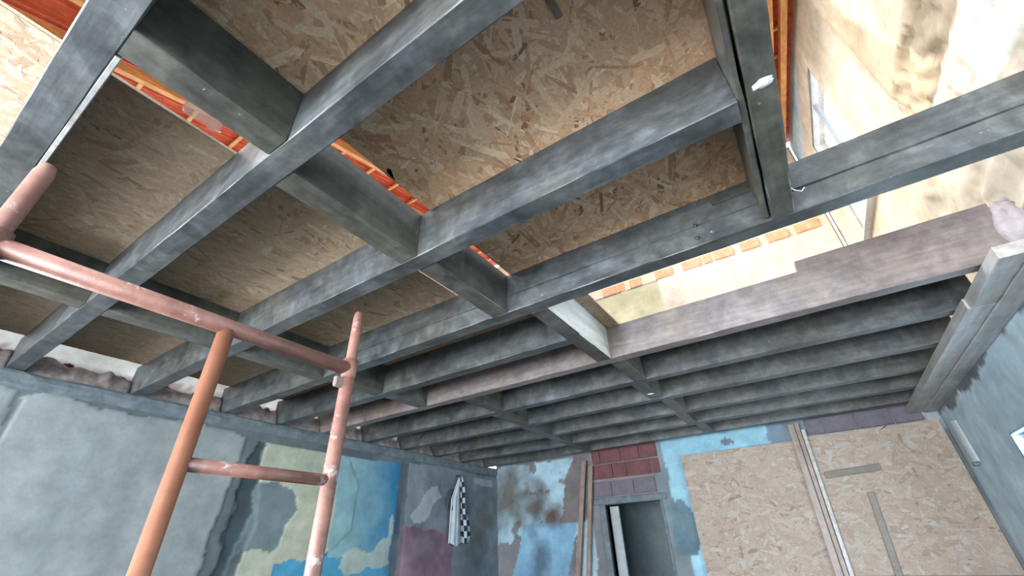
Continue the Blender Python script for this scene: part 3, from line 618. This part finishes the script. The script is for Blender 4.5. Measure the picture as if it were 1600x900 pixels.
o = box('grey_strip', .13, .74, 7.278, 7.298, 2.19, 2.27, M_GREYSTRIP, None, .003); o.rotation_euler.y = -.06; tag(o, 'greyish level strip high on the corner board', 'wood strip')
slat('leaning_plank', -3.30, -3.22, 0, 2.8, 7.24, 7.28, M_BROWNPLANK, 'brown plank leaning against the far wall left of the doorway, nearer the stain', dx=-.55)
slat('leaning_plank', -3.18, -3.11, 0, 2.70, 7.24, 7.28, M_BROWNPLANK, 'brown plank leaning against the far wall, next to the doorway', dx=-.45)

# wall plates on the right
for (a, b_, c, d, e_, f_, lb) in [(1.268, 1.455, 3.17, 3.89, 2.815, 2.895, 'short near plank under the joist ends on the right, with a pale sawn end'),
                               (1.255, 1.455, 3.895, 7.30, 2.815, 2.895, 'long plank under the joist ends on the right, running to the far corner'),
                               (1.40, 1.545, 1.6, 7.30, 2.80, 2.812, 'thin board behind the near plank, along the top of the right wall')]:
    o = beam('wall_plate', 'y', c, d, a, b_, e_, f_, M_PLATE, amp=.004); tag(o, lb, 'plank', 'planks along the right wall')
bpy.data.objects['wall_plate.002'].location.z += 0
# plaster lump on the joist end
bm = bmesh.new(); bmesh.ops.create_icosphere(bm, subdivisions=4, radius=1)
for v_ in bm.verts:
    n_ = float(fbm(np.array([v_.co.x*2+v_.co.z*1.3+9]), np.array([v_.co.y*2+v_.co.z+3]), 2, 4)[0]); v_.co = v_.co*(1+n_*.7); v_.co = Vector((v_.co.x*.10, v_.co.y*.14, v_.co.z*.2))
me = bpy.data.meshes.new('mortar_lump'); bm.to_mesh(me); bm.free(); me.materials.append(M_MORTAR)
me.polygons.foreach_set('use_smooth', [True]*len(me.polygons))
link('mortar_lump', me, bpy.data.objects['wall_right'], (1.53, 3.42, 3.10))
# half-round cover in the far right corner
root = empty('conduit_cover', (1.5, 6.95, 2.16), 'grey half-round cover fixed upright in the far right corner above the board', 'cover')
pts = []; vs = []; fs = []
for z_ in (2.16, 2.60):
    for k in range(9):
        a = math.pi*k/8; vs.append((1.55-.055*math.sin(a), 6.93-.075*math.cos(a), z_))
for k in range(8): fs.append((k, k+9, k+10, k+1))
fs += [tuple(range(9)), tuple(range(9, 18))[::-1], (0, 8, 17, 9)]
mesh('cover', vs, fs, M_FRAMEG, root)
box('base', 1.50, 1.548, 6.90, 6.96, 2.125, 2.158, M_CONC, root, .003)

# ================================================================== HANGING SHIRT
root = empty('checked_shirt', (-5.15, 6.12, 2.63), 'black and white checked shirt with pale lining hanging on the left wall', 'shirt')
def cloth(name, y_l, y_r, zs, m, uv=None, x0=-5.12, nf=3):
    n, k = 24, 18; vs = []; fs = []
    for i in range(n+1):
        t = i/n; z_ = zs[0]+(zs[1]-zs[0])*t
        a, b_ = y_l(t), y_r(t)
        for j in range(k+1):
            s = j/k; y_ = a+(b_-a)*s
            vs.append((x0+(.022 if nf != 3 else .006)*math.sin(s*math.pi*nf*2+t*2)*min(1, t*3+.2)+.03*math.sin(s*math.pi), y_, z_+.02*math.sin(s*7+1)*(t > .9)))
    for i in range(n):
        for j in range(k): q = i*(k+1)+j; fs.append((q, q+k+1, q+k+2, q+1))
    o = mesh(name, vs, fs, m, root, smooth=True)
    if uv:
        ul = o.data.uv_layers.new(name='UVMap')
        for lp in o.data.loops:
            q = lp.vertex_index; ul.data[lp.index].uv = ((q % (k+1))/k*uv[0], (q//(k+1))/n*uv[1])
    md = o.modifiers.new('s', 'SOLIDIFY'); md.thickness = .006; return o
lf = lambda t: 6.11-.17*min(1, t*3)-.04*t
cloth('lining', lf, lambda t: 6.13+.08*t, (2.62, 1.62), M_SHIRTW)
cloth('front', lambda t: 6.11+.06*t, lambda t: 6.16+.20*min(1, t*1.6)+.04*math.sin(t*9), (2.63, 1.64), M_CHECK, (3, 12), -5.10, 2)
cloth('sleeve', lambda t: 5.94-.10*math.sin(t*2.6), lambda t: 6.0-.03*t, (2.42, 2.1), M_DARKCLOTH, None, -5.135, 1)
tube('hanging_loop', [(-5.19, 6.12, 2.64), (-5.14, 6.12, 2.65), (-5.11, 6.12, 2.63)], .012, M_DARKCLOTH, root, 8)
# wire hook by trimmer
o = tube('wire_hook', [(.36, 2.12, 3.06), (.375, 2.10, 3.0), (.40, 2.10, 2.975), (.42, 2.11, 3.0)], .003, M_SPLASH, None, 6); tag(o, 'small bent pale wire at the foot of the trimmer beam', 'wire')
# plaster splashes
for (x, y, z, s, lb) in [(.29, 1.27, H0-.004, .022, 'white plaster splash under the trimmer beam'), (-1.19, 4.60, H0-.001, .02, 'small white plaster spot on a cross piece beyond the opening')]:
    vs = [(x, y, z-.006)]; n = 22
    for ring, f_ in ((.55, .006), (1, 0)):
        for k in range(n):
            a = 2*math.pi*k/n; q = s*ring*(1+1.3*float(fbm(np.array([math.cos(a)*1.5+x*9]), np.array([math.sin(a)*1.5]), 3, 3)[0])); vs.append((x+1.7*q*math.cos(a), y+q*math.sin(a), z-f_*.7))
    fs = [(0, 1+(k+1) % n, 1+k) for k in range(n)]+[(1+k, 1+(k+1) % n, 1+n+(k+1) % n, 1+n+k) for k in range(n)]+[tuple(1+n+k for k in range(n))]
    tag(mesh('plaster_splash', vs, fs, M_SPLASH), lb, 'plaster')

# ================================================================== SCAFFOLD FRAME
SX = -1.105; R_ = .0205
root = empty('scaffold_frame', (SX, .38, 0), 'worn orange steel scaffold frame with ladder rungs standing in front on the left', 'scaffold')
YL, YM, YR = -.012, .405, .772; ZR = 2.0
def leg(y, top):
    l = tube('leg', [(SX, y, 0), (SX, y, top-.17), (SX, y, top-.165), (SX, y, top-.02), (SX, y, top)], [R_, R_, R_*.8, R_*.8, R_*.6], M_TUBE, root); return l
leg(YL, 2.2); leg(YR, 2.2)
tube('top_rail', [(SX, YL+.01, ZR), (SX, YR-.01, ZR)], R_, M_TUBE, root)
tag(tube('ladder_stile', [(SX, YM, .1), (SX, YM, ZR-.01)], R_*.92, M_TUBE2, root), 'brighter orange middle upright')
for z_ in (1.68, 1.30, .92, .54, .16): tube('rung', [(SX, YM+.01, z_), (SX, YR-.01, z_)], R_*.72, M_TUBE, root, 12)
for (y, z_) in [(YL, ZR), (YR, ZR)]: tube('weld_collar', [(SX, y, z_-.03), (SX, y, z_+.03)], R_*1.1, M_TUBE, root)
lk = box('lock_pin', SX-.008, SX+.008, YR-.045, YR-.012, 1.935, 1.968, M_BROWNPLANK, root, .004)
for y in (YL, YR): tube('base_plate', [(SX, y, 0), (SX, y, .012)], .06, M_NAIL, root)
